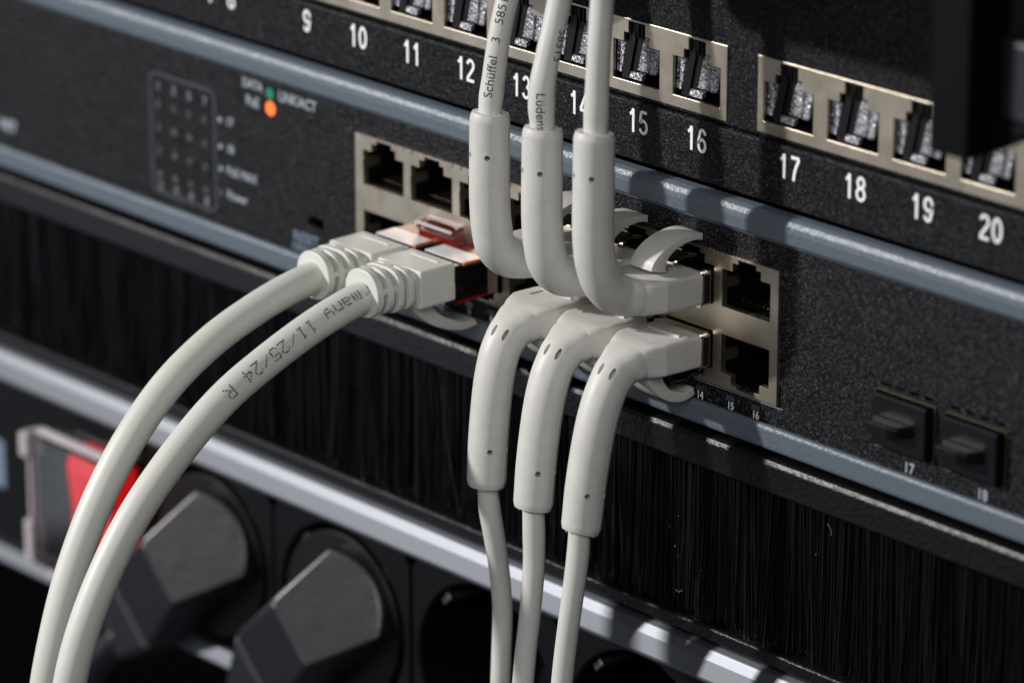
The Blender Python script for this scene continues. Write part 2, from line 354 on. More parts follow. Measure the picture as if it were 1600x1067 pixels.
# shutter in three leaning facets, just behind the sheet
def slab(y, bx, tx, z0, z1, dy=.5, lean=.15):
    return [(bx[0], y, z0), (bx[1], y, z0), (bx[1], y+dy, z0), (bx[0], y+dy, z0), (tx[0], y+lean, z1), (tx[1], y+lean, z1), (tx[1], y+dy+lean, z1), (tx[0], y+dy+lean, z1)]
g = G().hexa(slab(.72, (.02, 1.15), (.05, 2.05), 1.0, 6.8)).hexa(slab(1.0, (4.3, 7.7), (5.8, 8.3), 2.0, 7.4)).hexa(slab(1.15, (5.8, 8.3), (6.5, 7.8), 7.4, 8.7)).hexa(slab(1.35, (7.7, 9.1), (7.9, 10.1), 1.7, 6.7))
shut = mesh('shutter', g, 'spark')
ledge = mesh('ledge', G().hexa(slab(.6, (2.5, 6.5), (2.9, 6.6), .35, 1.55, .8)), 'spark')
g = G().hexa(slab(.5, (1.5, 3.2), (3.6, 5.4), .25, 10.6, 3)).hexa(slab(.9, (3.2, 4.6), (5.4, 6.9), .25, 10.6, 3))
for k in range(4): g.box(3.55+k*.95, 3.8+k*.95, .50, 1.2, 8.0, 10.6)
chan = mesh('latch_channel', g, 'black')
well_back = None
for i, x in hx.items():
    o = obj('port', wellm, None, PP, at=(x, 0, ZB))
    for nm, me in (('shutter', shut), ('ledge', ledge), ('latch_channel', chan)):
        obj(nm, me, None, o, at=(x, 0, ZB), bev=.0)
for i, x in hx.items():
    cx = {16: 90.63, 15: 75.84, 14: 60.47, 13: 45.01, 12: 29.65, 11: 14.42, 10: -1.23, 9: -16.53, 8: -39.9, 17: 113.37, 18: 128.82, 19: 144.24, 20: 159.49}.get(i, x+6.)
    numeral(str(i), cx+.85, -24.65, 4.35, -.79, PP)

# ================================================================== network switch
SW = thing('network_switch', (60, 10, -78), 'black network switch with blue-grey edge bands, nickel port block and plugged-in white cords', 'network switch')
P = 13.97; DX = .5; DZ = .25
bx0, bx1, bz0, bz1 = -2.3+DX, 111.6+DX, -68.9+DZ, -44.1+DZ
sfp = [(135.6, 149.0), (151.6, 165.0)]
vents = [(x0+.8+k*3.3, x0+2.9+k*3.3, -58.3, -57.6) for x0, x1 in sfp for k in range(4)]
hs = [(bx0+.6, bx1-.6, bz0+.6, bz1-.6), (-17.2, -12.4, -66.3, -64.2)]+[(a, b, -69.1, -58.9) for a, b in sfp]+vents
leds_m = [(-64.5+c*5.05, -51.8-r_*4.9) for r_ in range(4) for c in range(4)]
g = plate([-150, 250]+[v for h in hs for v in h[:2]], [-39.4, -73.6]+[v for h in hs for v in h[2:]], 0, 1.2, rects(hs))
obj('face_plate', g, 'face', SW)
top = [(1.2, -39.2), (-.35, -39.2), (-.5, -38.75), (-.62, -38.45), (-1.35, -38.35), (-1.55, -38.1), (-1.6, -36.0), (-1.45, -35.0), (-1.0, -34.15), (-.3, -33.65), (1.2, -33.4)]
bot = [(1.2, -72.9), (-.4, -72.75), (-1.0, -72.35), (-1.5, -72.6), (-1.72, -73.2), (-1.75, -76.2), (-1.5, -76.75), (1.2, -76.9)]
obj('edge_band', G().prism(top, -150, 250), 'band', SW, bev=.18, seg=3, angle=12)
obj('edge_band', G().prism(bot, -150, 250), 'band', SW, bev=.18, seg=3, angle=12)
obj('chassis', G().box(-150, 250, 18, 60, -76.6, -33.8), 'inner', SW)
# port block
Wd = 11.9
def sh_(q): return [(a+DX, b+DX, c+DZ, d+DZ) for a, b, c, d in q]
def up_holes(x): return sh_([(x, x+Wd, -53.9, -46.95), (x+2.5, x+9.5, -46.96, -45.35), (x+3.9, x+8.3, -45.36, -44.5)])
def dn_holes(x): return sh_([(x, x+Wd, -66.25, -59.05), (x+2.5, x+9.6, -67.95, -66.24), (x+3.9, x+8.3, -68.55, -67.94)])
hs = [h for i in range(8) for h in up_holes(P*i)+dn_holes(P*i)]
g = plate([bx0, bx1]+[v for h in hs for v in h[:2]], [bz0, bz1]+[v for h in hs for v in h[2:]], -.65, .6, rects(hs))
PB = obj('port_block', g, 'nickel', SW, bev=.08, seg=2)
g = G()                                                # folded seam tabs along the upper edge of the block
for i in range(7):
    for k in (0, 1): g.box(P*i+Wd-.9+k*2.4, P*i+Wd+.7+k*2.4, -.85, -.60, -44.5, -43.77)
obj('seam_tabs', g, 'nickel', PB, bev=.08, seg=1)
upl = [(0, 0), (Wd, 0), (Wd, 6.95), (9.5, 6.95), (9.5, 8.55), (8.3, 8.55), (8.3, 9.4), (3.9, 9.4), (3.9, 8.55), (2.5, 8.55), (2.5, 6.95), (0, 6.95)]
wu = mesh('socket_well', well(upl, .55, 15), 'inner', fix=False)
wd = mesh('socket_well', well([(x, -z*1.005) for x, z in upl], .55, 15), 'inner', fix=False)
def contacts(sg):
    g = G()
    for k in range(8):
        x = 2.0+k*1.02
        g.hexa([(x, 2.4, sg*1.0), (x+.4, 2.4, sg*1.0), (x+.4, 2.4, sg*.7), (x, 2.4, sg*.7), (x, 10, sg*4.0), (x+.4, 10, sg*4.0), (x+.4, 10, sg*3.7), (x, 10, sg*3.7)])
    return mesh('contacts', g, 'contact')
cu_, cd_ = contacts(1), contacts(-1)
def tabs(sg):
    g = G()
    g.box(.02, .22, -.6, 3.4, *sorted((sg*3.2, sg*5.2))); g.box(.02, .30, -1.0, -.5, *sorted((sg*3.2, sg*5.2)))
    g.box(Wd-.22, Wd-.02, .6, 3.4, *sorted((sg*3.2, sg*5.2)))
    return mesh('spring_tab', g, 'nickel')
tu_, td_ = tabs(1), tabs(-1)
for i in range(8):
    for me, cm, tm, z in ((wu, cu_, tu_, -53.9+DZ), (wd, cd_, td_, -59.05+DZ)):
        o = obj('socket', me, None, SW, at=(P*i+DX, 0, z))
        obj('contacts', cm, None, o, at=(P*i+DX, 0, z)); obj('spring_tab', tm, None, o, at=(P*i+DX, 0, z))
# SFP cages
for a, b in sfp:
    g = plate([a-.05, a+.06, b-.02, b+.24], [-69.25, -69.15, -58.95, -58.85], -.5, 10, lambda x, z, a=a, b=b: not (a+.05 < x < b-.01 and -69.16 < z < -58.94))
    cg = obj('transceiver_cage', g, 'cage', SW, bev=.06, seg=1)
    obj('cage_well', well([(a+.16, -69.1), (b-.16, -69.1), (b-.16, -59.0), (a+.16, -59.0)], .2, 14, -.02), 'inner', cg, fix=False)
# legend and lettering on the face
def ring(x0, x1, z0, z1, r, wd, y):
    g = G(); q, t = [], []
    for cx, cz, a0 in ((x1-r, z1-r, 0), (x0+r, z1-r, 90), (x0+r, z0+r, 180), (x1-r, z0+r, 270)):
        for k in range(7):
            a = R(a0+15*k); q.append((cx+r*math.cos(a), y, cz+r*math.sin(a))); t.append((cx+(r-wd)*math.cos(a), y, cz+(r-wd)*math.sin(a)))
    n = len(q); g.add(q+t, [(i, (i+1) % n, n+(i+1) % n, n+i) for i in range(n)])
    g.add([(v[0], y+.05, v[2]) for v in q], [tuple(range(n))]) if False else None
    return g
obj('legend_border', ring(-67.3, -46.0, -70.6, -45.2, 2.0, .45, -.03), 'printdim', SW, fix=False)
for k, (x, z) in enumerate(leds_m):
    obj('status_light', G().cyl((x, .05, z), (0, -1, 0), .75, .22, 16), 'ledwarm' if k in (5, 6, 9, 13, 12) else 'led', SW)
for c in range(4):
    text('light_number', str(1+2*c), -64.5+c*5.05, -48.1, 2.6, 'printmid', SW, bold=.05)
    text('light_number', str(2+2*c), -64.5+c*5.05, -69.0, 2.6, 'printmid', SW, bold=.05)
text('legend_word', 'DATA', -33.9, -41.4, 2.6, 'printgrey', SW, bold=.06, sx=.9)
text('legend_word', 'PoE', -34.0, -44.9, 2.9, 'printgrey', SW, bold=.06, sx=.9)
text('legend_word', 'LINK/ACT', -20.0, -41.9, 2.9, 'printgrey', SW, bold=.06, sx=.9)
obj('legend_dot', G().cyl((-28.4, .02, -42.0), (0, -1, 0), 1.15, .1, 24), 'green', SW, label='green legend dot beside DATA')
obj('legend_dot', G().cyl((-28.3, .02, -45.0), (0, -1, 0), 1.45, .1, 24), 'orange', SW, label='orange legend dot beside PoE')
for k, (s_, z) in enumerate((('17', -50.7), ('18', -56.3), ('PoE MAX', -60.9), ('Power', -65.9))):
    obj('status_light', G().cyl((-44.4, .05, z), (0, -1, 0), .55, .2, 12), 'ledwarm' if k == 3 else 'printgrey', SW)
    text('light_name', s_, -42.6, z, 2.5, 'printgrey', SW, bold=.05, align='LEFT', sx=.95)
text('legend_word', 'NET', -117.5, -68.0, 3.2, 'printgrey', SW, bold=.12)
text('legend_word', 'RESET', -18.0, -69.4, 2.9, 'blueprint', SW, bold=.05)
text('legend_word', 'DEFAULT', -18.0, -71.6, 2.0, 'blueprint', SW, bold=.04)
for i in range(16):
    x = P*(i//2)+2.85+(i % 2)*6.25-.4+ (0)
    obj('port_light', G().box(x-1.0, x+1.0, -.10, .4, -71.0, -70.1), 'led', SW)
    text('light_number', str(i+1), x, -72.0, 2.0, 'print', SW, bold=.03, sx=.85)
obj('legend_border', G().box(bx0, bx1+.2, -.07, .1, -73.35, -73.22).box(bx0, bx1+1, -.07, .1, -69.25, -69.15), 'printgrey', SW)
text('slot_number', '17', 143.3, -71.6, 2.7, 'printgrey', SW, bold=.05, sx=.9)
text('slot_number', '18', 160.0, -71.6, 2.7, 'printgrey', SW, bold=.05, sx=.9)
# clear light clip with red insert on the block
LC = thing('clear_clip', (25, -2, -59), 'small clear plastic clip with a red insert sticking out above the plugged cords', 'clip')
obj('clear_body', G().hexa([(19.5, -4.2, -57.0), (30.5, -4.2, -57.0), (30.5, -.9, -58.4), (19.5, -.9, -58.4), (20.3, -4.0, -55.7), (30.0, -4.0, -55.7), (30.3, -.9, -55.1), (20.0, -.9, -55.1)]), 'clear', LC, bev=.3)
obj('rim', G().box(20.4, 30.0, -4.25, -3.8, -56.1, -55.6).box(20.4, 30.0, -1.4, -.9, -55.5, -55.0).box(19.6, 20.3, -4.2, -1.0, -56.7, -55.9), 'frost', LC, bev=.12)
obj('red_insert', G().hexa([(20.0, -3.6, -58.9), (31.0, -3.6, -58.9), (31.0, -.9, -59.0), (20.0, -.9, -59.0), (20.5, -4.1, -57.05), (30.2, -4.1, -57.05), (30.2, -1.0, -57.6), (20.5, -1.0, -57.6)]), 'redclear', LC, bev=.2)

# dust caps in the two visible transceiver cages
for k, ((a, b), lb) in enumerate(zip(sfp, ('black rubber dust cap with grip tab in cage 17, nearer the white cords', 'black rubber dust cap with grip tab in cage 18, nearer the right edge'))):
    DC = thing('dust_cap', ((a+b)/2, 0, -70.4), lb, 'dust cap', 'dust caps in the transceiver cages') if k < 2 else None
    if not DC: continue
    obj('cap_body', G().box(a+.3, b-.55, -1.9, 9, -68.5, -59.15), 'cap', DC, bev=.35, seg=3)
    g = G().prism([(a+1.0, -1.8), (b-3.4, -1.8), (b-4.8, -4.6), (b-6.6, -5.0), (a+1.8, -5.0)], -65.3, -63.0, 'z')
    obj('grip_tab', g, 'cap', DC, bev=.45, seg=3)

# ================================================================== brush panel
BR = thing('brush_panel', (60, 5, -119), 'black cable-entry panel filled with long black bristles below the switch', 'brush panel')
obj('upper_flange', G().prism([(3, -78.1), (-.9, -78.1), (-1.8, -78.5), (-2.2, -79.4), (-2.2, -84.2), (-1.9, -84.5), (-1.0, -84.5), (-1.0, -83), (3, -83)], -150, 260), 'flange', BR, bev=.35, seg=4, angle=15)
obj('lower_flange', G().prism([(3, -114.55), (-1.7, -114.55), (-2.1, -114.9), (-2.1, -117.1), (3, -117.1)], -150, 260), 'flange', BR, bev=.2, seg=3, angle=15)
obj('backing', G().box(-150, 260, 6, 7, -118, -79), 'inner', BR)
g = G(); n = 9500
cl = np.cumsum(rng.random(400)); 
for k in range(n):
    x = rng.uniform(-148, 235); y = rng.choice([.1, 1.0, 1.9, 2.8])+rng.uniform(-.4, .4)
    c = math.sin(x*.9)+math.sin(x*.37+1)+math.sin(x*2.3)*.6
    dx = .7*c+rng.normal(0, .45 if rng.random() > .06 else 2.2); L = 30.2+rng.normal(0, .7)-(2.2 if rng.random() < .08 else 0); r_ = rng.uniform(.08, .20)
    dy = rng.normal(0, .4)
    p = [(x, y, -83.4), (x+dx*.35, y+dy*.3, -83.4-L*.5), (x+dx, y+dy, -83.4-L)]
    a0 = rng.uniform(0, 2); b0 = len(g.v)
    for (px, py, pz) in p:
        for j in range(3): g.v.append((px+r_*math.cos(a0+j*2.094), py+r_*math.sin(a0+j*2.094), pz))
    for s_ in (0, 1):
        for j in range(3): g.f.append((b0+s_*3+j, b0+s_*3+(j+1) % 3, b0+s_*3+3+(j+1) % 3, b0+s_*3+3+j))
props(obj('bristles', g, 'bristle', BR, fix=False, smooth=True), kind='stuff')
g = G(); q_ = random.Random(3)
for k in range(8):
    x, z = (q_.uniform(86, 96), q_.uniform(-113, -96)) if k < 6 else (q_.uniform(60, 180), q_.uniform(-114, -86))
    r_ = q_.uniform(.03, .075); g.box(x-r_, x+r_, -.9, -.9+r_, z-r_, z+r_)
for x, z, a0 in ((126.5, -88.5, 1.2), (88.0, -110.5, -.3)):
    pp = [(x+.45*k*math.cos(a0+k*.12), -1.0-.1*k, z+.45*k*math.sin(a0+k*.12)) for k in range(6)]
    t3 = Tube(pp, [.035]*6, .4).geo(5); g.add(t3.v, t3.f)
props(obj('lint', g, 'printgrey', BR), kind='stuff')
# ================================================================== power strip
PD = thing('power_strip', (20, 10, -168), 'black rack power strip with silver rails, round sockets and a red rocker switch', 'power strip')
rail = [(6, -117.6), (.6, -117.7), (-.9, -118.1), (-2.0, -118.9), (-2.9, -120.6), (-4.1, -123.9), (-4.05, -124.5), (-3.4, -125.0), (-1.4, -125.1), (6, -125.1)]
obj('rail', G().prism(rail, -170, 260), 'alu', PD, bev=.25, seg=4, angle=10)
obj('rail', G().prism([(6, -163.7), (-2.4, -163.8), (-3.2, -164.2), (-4.3, -166.8), (-4.0, -167.5), (-1, -167.9), (6, -167.9)], -170, 260), 'alu', PD, bev=.25, seg=4, angle=10)
obj('body', G().box(-170, 260, 1.0, 60, -163.8, -125.2), 'inner', PD) if False else obj('body', G().box(-170, 260, 19, 60, -163.8, -125.2), 'inner', PD)
SP = 42.7; SX = [-50.2, -7.5, 35.4, 78.6, 121.6, 164.4]; SZ = -145.6; SR = 19.0
N = 64
def module(cx):
    g = G(); fr, ci, ck, sq = [], [], [], []
    hx_, hz_ = 20.9, 19.2
    for k in range(N):
        a = 2*math.pi*k/N; c, s_ = math.cos(a), math.sin(a); t = min(hx_/max(abs(c), 1e-6), hz_/max(abs(s_), 1e-6))
        sq.append((c*t, s_*t)); ci.append((c*SR, s_*SR))
    vs = [(x, -1.0, z) for x, z in sq]+[(c*(SR+.5)/SR, -1.0, z*(SR+.5)/SR) for c, z in ci]+[(x, -.6, z) for x, z in ci]+[(x*.97, 17, z*.97) for x, z in ci]+[(x, 1.2, z) for x, z in sq]
    g.v = vs
    for k in range(N):
        j = (k+1) % N
        for r_ in range(3): g.f.append((r_*N+k, r_*N+j, (r_+1)*N+j, (r_+1)*N+k))
        g.f.append((k, 4*N+k, 4*N+j, j))
    g.f.append(tuple(3*N+k for k in range(N)))
    return g
mm = mesh('socket_module', module(0), 'pdu', fix=False)
for cx in SX:
    o = obj('socket_module', mm, None, PD, at=(cx, 0, SZ))
    for an in (45, 135, 225, 315):
        a = R(an); c_, s_ = math.cos(a), math.sin(a)
        e = obj('earth_clip', G().box(-.8, .8, .3, 9, -1.3, 1.3), 'alu', o, at=(cx+c_*17.9, 0, SZ+s_*17.9), bev=.2, seg=1); e.rotation_euler = (0, -a, 0)
obj('switch_plate', G().box(-168, -72.2, -1.0, 1.2, -163.7, -125.3), 'pdu', PD)
sw_ = obj('rocker_switch', G().prism([(1, -132.4), (-5.6, -132.4), (-6.6, -136), (-5.4, -146), (-6.4, -156), (-5.6, -158.6), (1, -158.6)], -91.0, -74.5), 'red', PD, bev=.5, seg=3)
obj('switch_housing', G().box(-100.5, -91.5, -2.6, -1, -159, -132), 'plug', PD, bev=.4)
cv = G().box(-101.8, -72.5, -9.0, -8.0, -160.5, -130.5).box(-101.8, -100.6, -8.0, -1.0, -160.5, -130.5).box(-100.6, -72.5, -8.0, -1.0, -131.7, -130.5).box(-100.6, -72.5, -8.0, -1.0, -160.5, -159.3)
fr_ = G().box(-104.5, -101.7, -9.8, -5.0, -136.5, -131.0).box(-104.2, -101.7, -9.4, -5.6, -160.0, -151.0).box(-103.0, -101.75, -8.8, -6.4, -150.9, -136.6).box(-99.3, -73, -8.9, -6.8, -130.4, -129.0).box(-98.8, -88.5, -7.9, -1.0, -163.2, -160.6)
obj('cover_edge', fr_, 'frost', PD, bev=.5, seg=3)
obj('switch_cover', cv, 'clear', PD, bev=.35, seg=2, label='clear plastic flap over the red rocker')
obj('maker_plate', G().box(-136, -122.2, -1.25, -1.0, -151.5, -140.5), 'blueprint', PD, bev=.1)
# angled plugs
for cx, lb in ((-50.2, 'black angled mains plug nearest the red rocker switch'), (-7.5, 'black angled mains plug in the second socket, right of the other plug')):
    T = thing('mains_plug', (cx, 0, SZ), lb, 'mains plug', 'black angled mains plugs in the power strip')
    a_, p_, t_ = Vector((-.7071, 0, -.7071)), Vector((.7071, 0, -.7071)), Vector((0, -1, 0)); c0 = Vector((cx, 0, SZ))
    W = lambda s_, w_, t: tuple(c0+a_*s_+p_*w_+t_*t)
    g = G().cyl(tuple(c0+Vector((0, 9, 0))), (0, -1, 0), 17.6, 10.0, 64)
    obj('plug_disc', g, 'black', T, bev=.5, seg=3)
    q = []
    arc = [(-math.sqrt(max(0, 15.9**2-w_*w_)), w_) for w_ in np.linspace(-10.6, 10.6, 13)]
    g = G()
    # grip: sloped face from the rim arc up to the ridge, walls down to the disc
    top_ = [W(s_, w_, 13.6-(1.2-s_)*.66) for s_, w_ in arc]; lowr = [W(s_, w_, .5) for s_, w_ in arc]
    k = len(arc)
    g.v = top_+lowr+[W(1.2, -8.2, 13.6), W(1.2, 7.6, 13.6), W(1.2, -10.2, .5), W(1.2, 10.2, .5)]
    a1, b1, a2, b2 = 2*k, 2*k+1, 2*k+2, 2*k+3
    for i in range(k-1): g.f.append((i, i+1, k+i+1, k+i))
    g.f += [tuple(range(k))+(b1, a1), (k-1, b1, b2, 2*k-1), (0, k, a2, a1), tuple(range(k, 2*k))[::-1]+(a2, b2), (a1, b1, b2, a2)]
    obj('grip', g, 'plug', T, bev=.8, seg=4, angle=28)
    g = G().hexa([W(1.3, -10.1, .9), W(1.3, 10.1, .9), W(23, 10.0, 1.2), W(23, -11.5, 1.2), W(1.3, -8.1, 13.5), W(1.3, 7.5, 13.5), W(23, 8.2, 10.0), W(23, -10.6, 10.0)])
    g.hexa([W(23, -11.4, 1.3), W(23, 9.9, 1.3), W(36, 5.5, 2), W(36, -5.5, 2), W(23, -10.5, 9.9), W(23, 8.1, 9.9), W(36, 4.5, 9.0), W(36, -4.5, 9.0)])
    obj('cable_exit', g, 'plug', T, bev=1.3, seg=4, angle=25)
    tb = Tube([W(33, 0, 5.8), W(46, 0, 6), tuple(Vector(W(70, 0, 6))+Vector((0, 0, -12)))], [3.6]*3, 1.5); obj('power_cable', tb.geo(20), 'plug', T, smooth=True)

# ================================================================== black parts hanging in front of the patch panel
CR = thing('cable_guide_ring', (180, -28, 0), 'blurred black cable guide ring hanging over the ports at top right', 'cable guide', 'black cable guides')
g = G().box(175.2, 183.2, -33, -23.5, -1.6, 58).hexa([(183.0, -28, -1.5), (192, -28, 3.4), (192, -23.5, 3.4), (183.0, -23.5, -1.5), (183.0, -28, 4.4), (192, -28, 4.4), (192, -23.5, 4.4), (183.0, -23.5, 4.4)])
obj('ring_arm', g, 'guide', CR, bev=1.0, seg=3)
obj('ring_tab', G().box(185.0, 215, -28, -10, 4.6, 17.6), 'plug', CR, bev=.8, seg=3)
obj('ring_base', G().box(170, 215, -33, -2.2, 58.2, 64), 'guide', CR, bev=.8)
CB = thing('shadow_bar', (110, -38, 30), 'black bar added out of view above the ports to cast a shadow on the patch panel', 'cable guide')  # unseen bar, added to shade the upper right of the patch panel
obj('bar', G().box(68, 140, -38, -32, 17.4, 42), 'guide', CB, bev=1.2, seg=3)
obj('bar_arm', G().box(70, 78, -31.9, -2.2, 30, 36).box(128, 134, -31.9, -2.2, 30, 36), 'guide', CB, bev=.6)
BL = thing('black_cord', (50, -9, 0), 'black patch cord sagging into view at the top edge left of the white cords', 'cord')
tb = Tube([(8, -9, 14), (26, -9.5, 3.5), (44, -10, -1.8), (54, -10, -1.6), (66, -9, 4), (80, -8, 16)], [3.0]*6, 1.2); obj('jacket', tb.geo(20), 'plug', BL, smooth=True)

# ================================================================== right-angle patch cords
VIEW = -FW
def rr(a, b, r, n=5):                                  # rounded rectangle outline (x, z) centred at 0
    q = []
    for cx, cz, a0 in ((a-r, b-r, 0), (-a+r, b-r, 90), (-a+r, -b+r, 180), (a-r, -b+r, 270)):
        for k in range(n): t = R(a0+90*k/(n-1)); q.append((cx+r*math.cos(t), cz+r*math.sin(t)))
    return q
def shield(T, cx, zc, sg, y0=-3.2, y1=8.5, tint=None):
    """metal sleeve of the plug: shell with side windows and a black core"""
    g = G(); q = rr(5.85, 3.35, .7)
    g.prism([(cx+x, zc+z) for x, z in q], y0, y1, 'y')
    sh = obj('plug_shield', g, 'chrome', T, bev=.12, seg=2)
    s = G().box(cx+5.86, cx+5.98, y0+.75, y0+2.0, zc-2.7, zc+2.6).box(cx+5.86, cx+6.02, y0+2.25, y0+2.5, zc-3.1, zc+3.1)
    obj('side_window', s, 'gloss', sh)
    obj('side_fold', G().box(cx+5.86, cx+6.08, y0+2.02, y0+2.2, zc-3.0, zc+3.0).box(cx+5.86, cx+6.0, y0+.4, y0+.62, zc-2.9, zc+2.9), 'chrome', sh)
    obj('collar', G().prism([(cx+x*1.03, zc+z*1.04) for x, z in q], y0-.02, y0+.35, 'y'), 'chrome', sh, bev=.08, seg=1)
    # flexible latch, dark glossy plastic, rising away from the opening
    g = G().prism([(y1-6, zc+sg*3.4), (y1-6, zc+sg*3.9), (-1.2, zc+sg*5.6), (-3.8, zc+sg*6.4), (-7.6, zc+sg*5.9), (-7.6, zc+sg*5.2), (-3.9, zc+sg*5.5), (-1.2, zc+sg*4.7)], cx-2.9, cx+2.9)
    obj('latch', g, 'gloss', T, bev=.25, seg=2)
    return sh
def hook(T, cx, zf, width=5.3, prof=None, name='latch_guard'):
    """curved guard over the latch; prof = outer and inner outline in (y, z)"""
    out, inn = prof
    def cr(P_, n=7):
        r_ = []
        for i in range(len(P_)-1):
            p0 = P_[max(i-1, 0)]; p1 = P_[i]; p2 = P_[i+1]; p3 = P_[min(i+2, len(P_)-1)]
            for k in range(n):
                t = k/n; r_.append(tuple(.5*((2*p1[j])+(-p0[j]+p2[j])*t+(2*p0[j]-5*p1[j]+4*p2[j]-p3[j])*t*t+(-p0[j]+3*p1[j]-3*p2[j]+p3[j])*t**3) for j in (0, 1)))
        r_.append(tuple(P_[-1])); return r_
    A, B = cr(out), cr(inn); n = min(len(A), len(B)); g = G()
    A = [A[round(i*(len(A)-1)/(n-1))] for i in range(n)]; B = [B[round(i*(len(B)-1)/(n-1))] for i in range(n)]
    for i in range(n):
        wf = width/2*(1.0+.10*math.sin(i/(n-1)*math.pi)) if i < n-4 else width/2*(1-.10*(i-(n-5)))
        g.v += [(cx-wf, A[i][0], zf(A[i][1])), (cx+wf, A[i][0], zf(A[i][1])), (cx+wf, B[i][0], zf(B[i][1])), (cx-wf, B[i][0], zf(B[i][1]))]
    for i in range(n-1):
        for k in range(4): g.f.append((4*i+k, 4*i+(k+1) % 4, 4*i+4+(k+1) % 4, 4*i+4+k))
    g.f += [(0, 1, 2, 3), tuple(4*(n-1)+k for k in (3, 2, 1, 0))]
    o = obj(name, g, 'boot', T, smooth=True, bev=.3, seg=3, angle=40); return o
PX = {4: 61.75, 5: 75.75, 6: 89.75}
UPOUT = [(-12.3, -46.2), (-11.6, -44.6), (-9.4, -42.9), (-6.1, -41.75), (-2.2, -41.35), (.9, -42.0), (1.5, -42.5)]
UPINN = [(-8.8, -47.2), (-8.6, -45.2), (-7.2, -43.7), (-4.6, -42.75), (-1.8, -42.6), (.5, -43.1), (1.3, -43.2)]
LOOUT = [(-13.2, -65.4), (-12.2, -67.6), (-9.9, -70.0), (-7.2, -71.5), (-4.2, -72.1), (-1.7, -71.7), (-1.1, -71.2)]
LOINN = [(-9.3, -65.4), (-9.1, -67.2), (-7.6, -69.1), (-5.4, -70.1), (-3.4, -70.5), (-1.9, -70.3), (-1.4, -70.2)]
def smooth_by_angle(me, deg=40):
    b = bmesh.new(); b.from_mesh(me)
    for e in b.edges:
        e.smooth = not (len(e.link_faces) == 2 and e.calc_face_angle(0) > R(deg))
    for f in b.faces: f.smooth = True
    b.to_mesh(me); b.free()
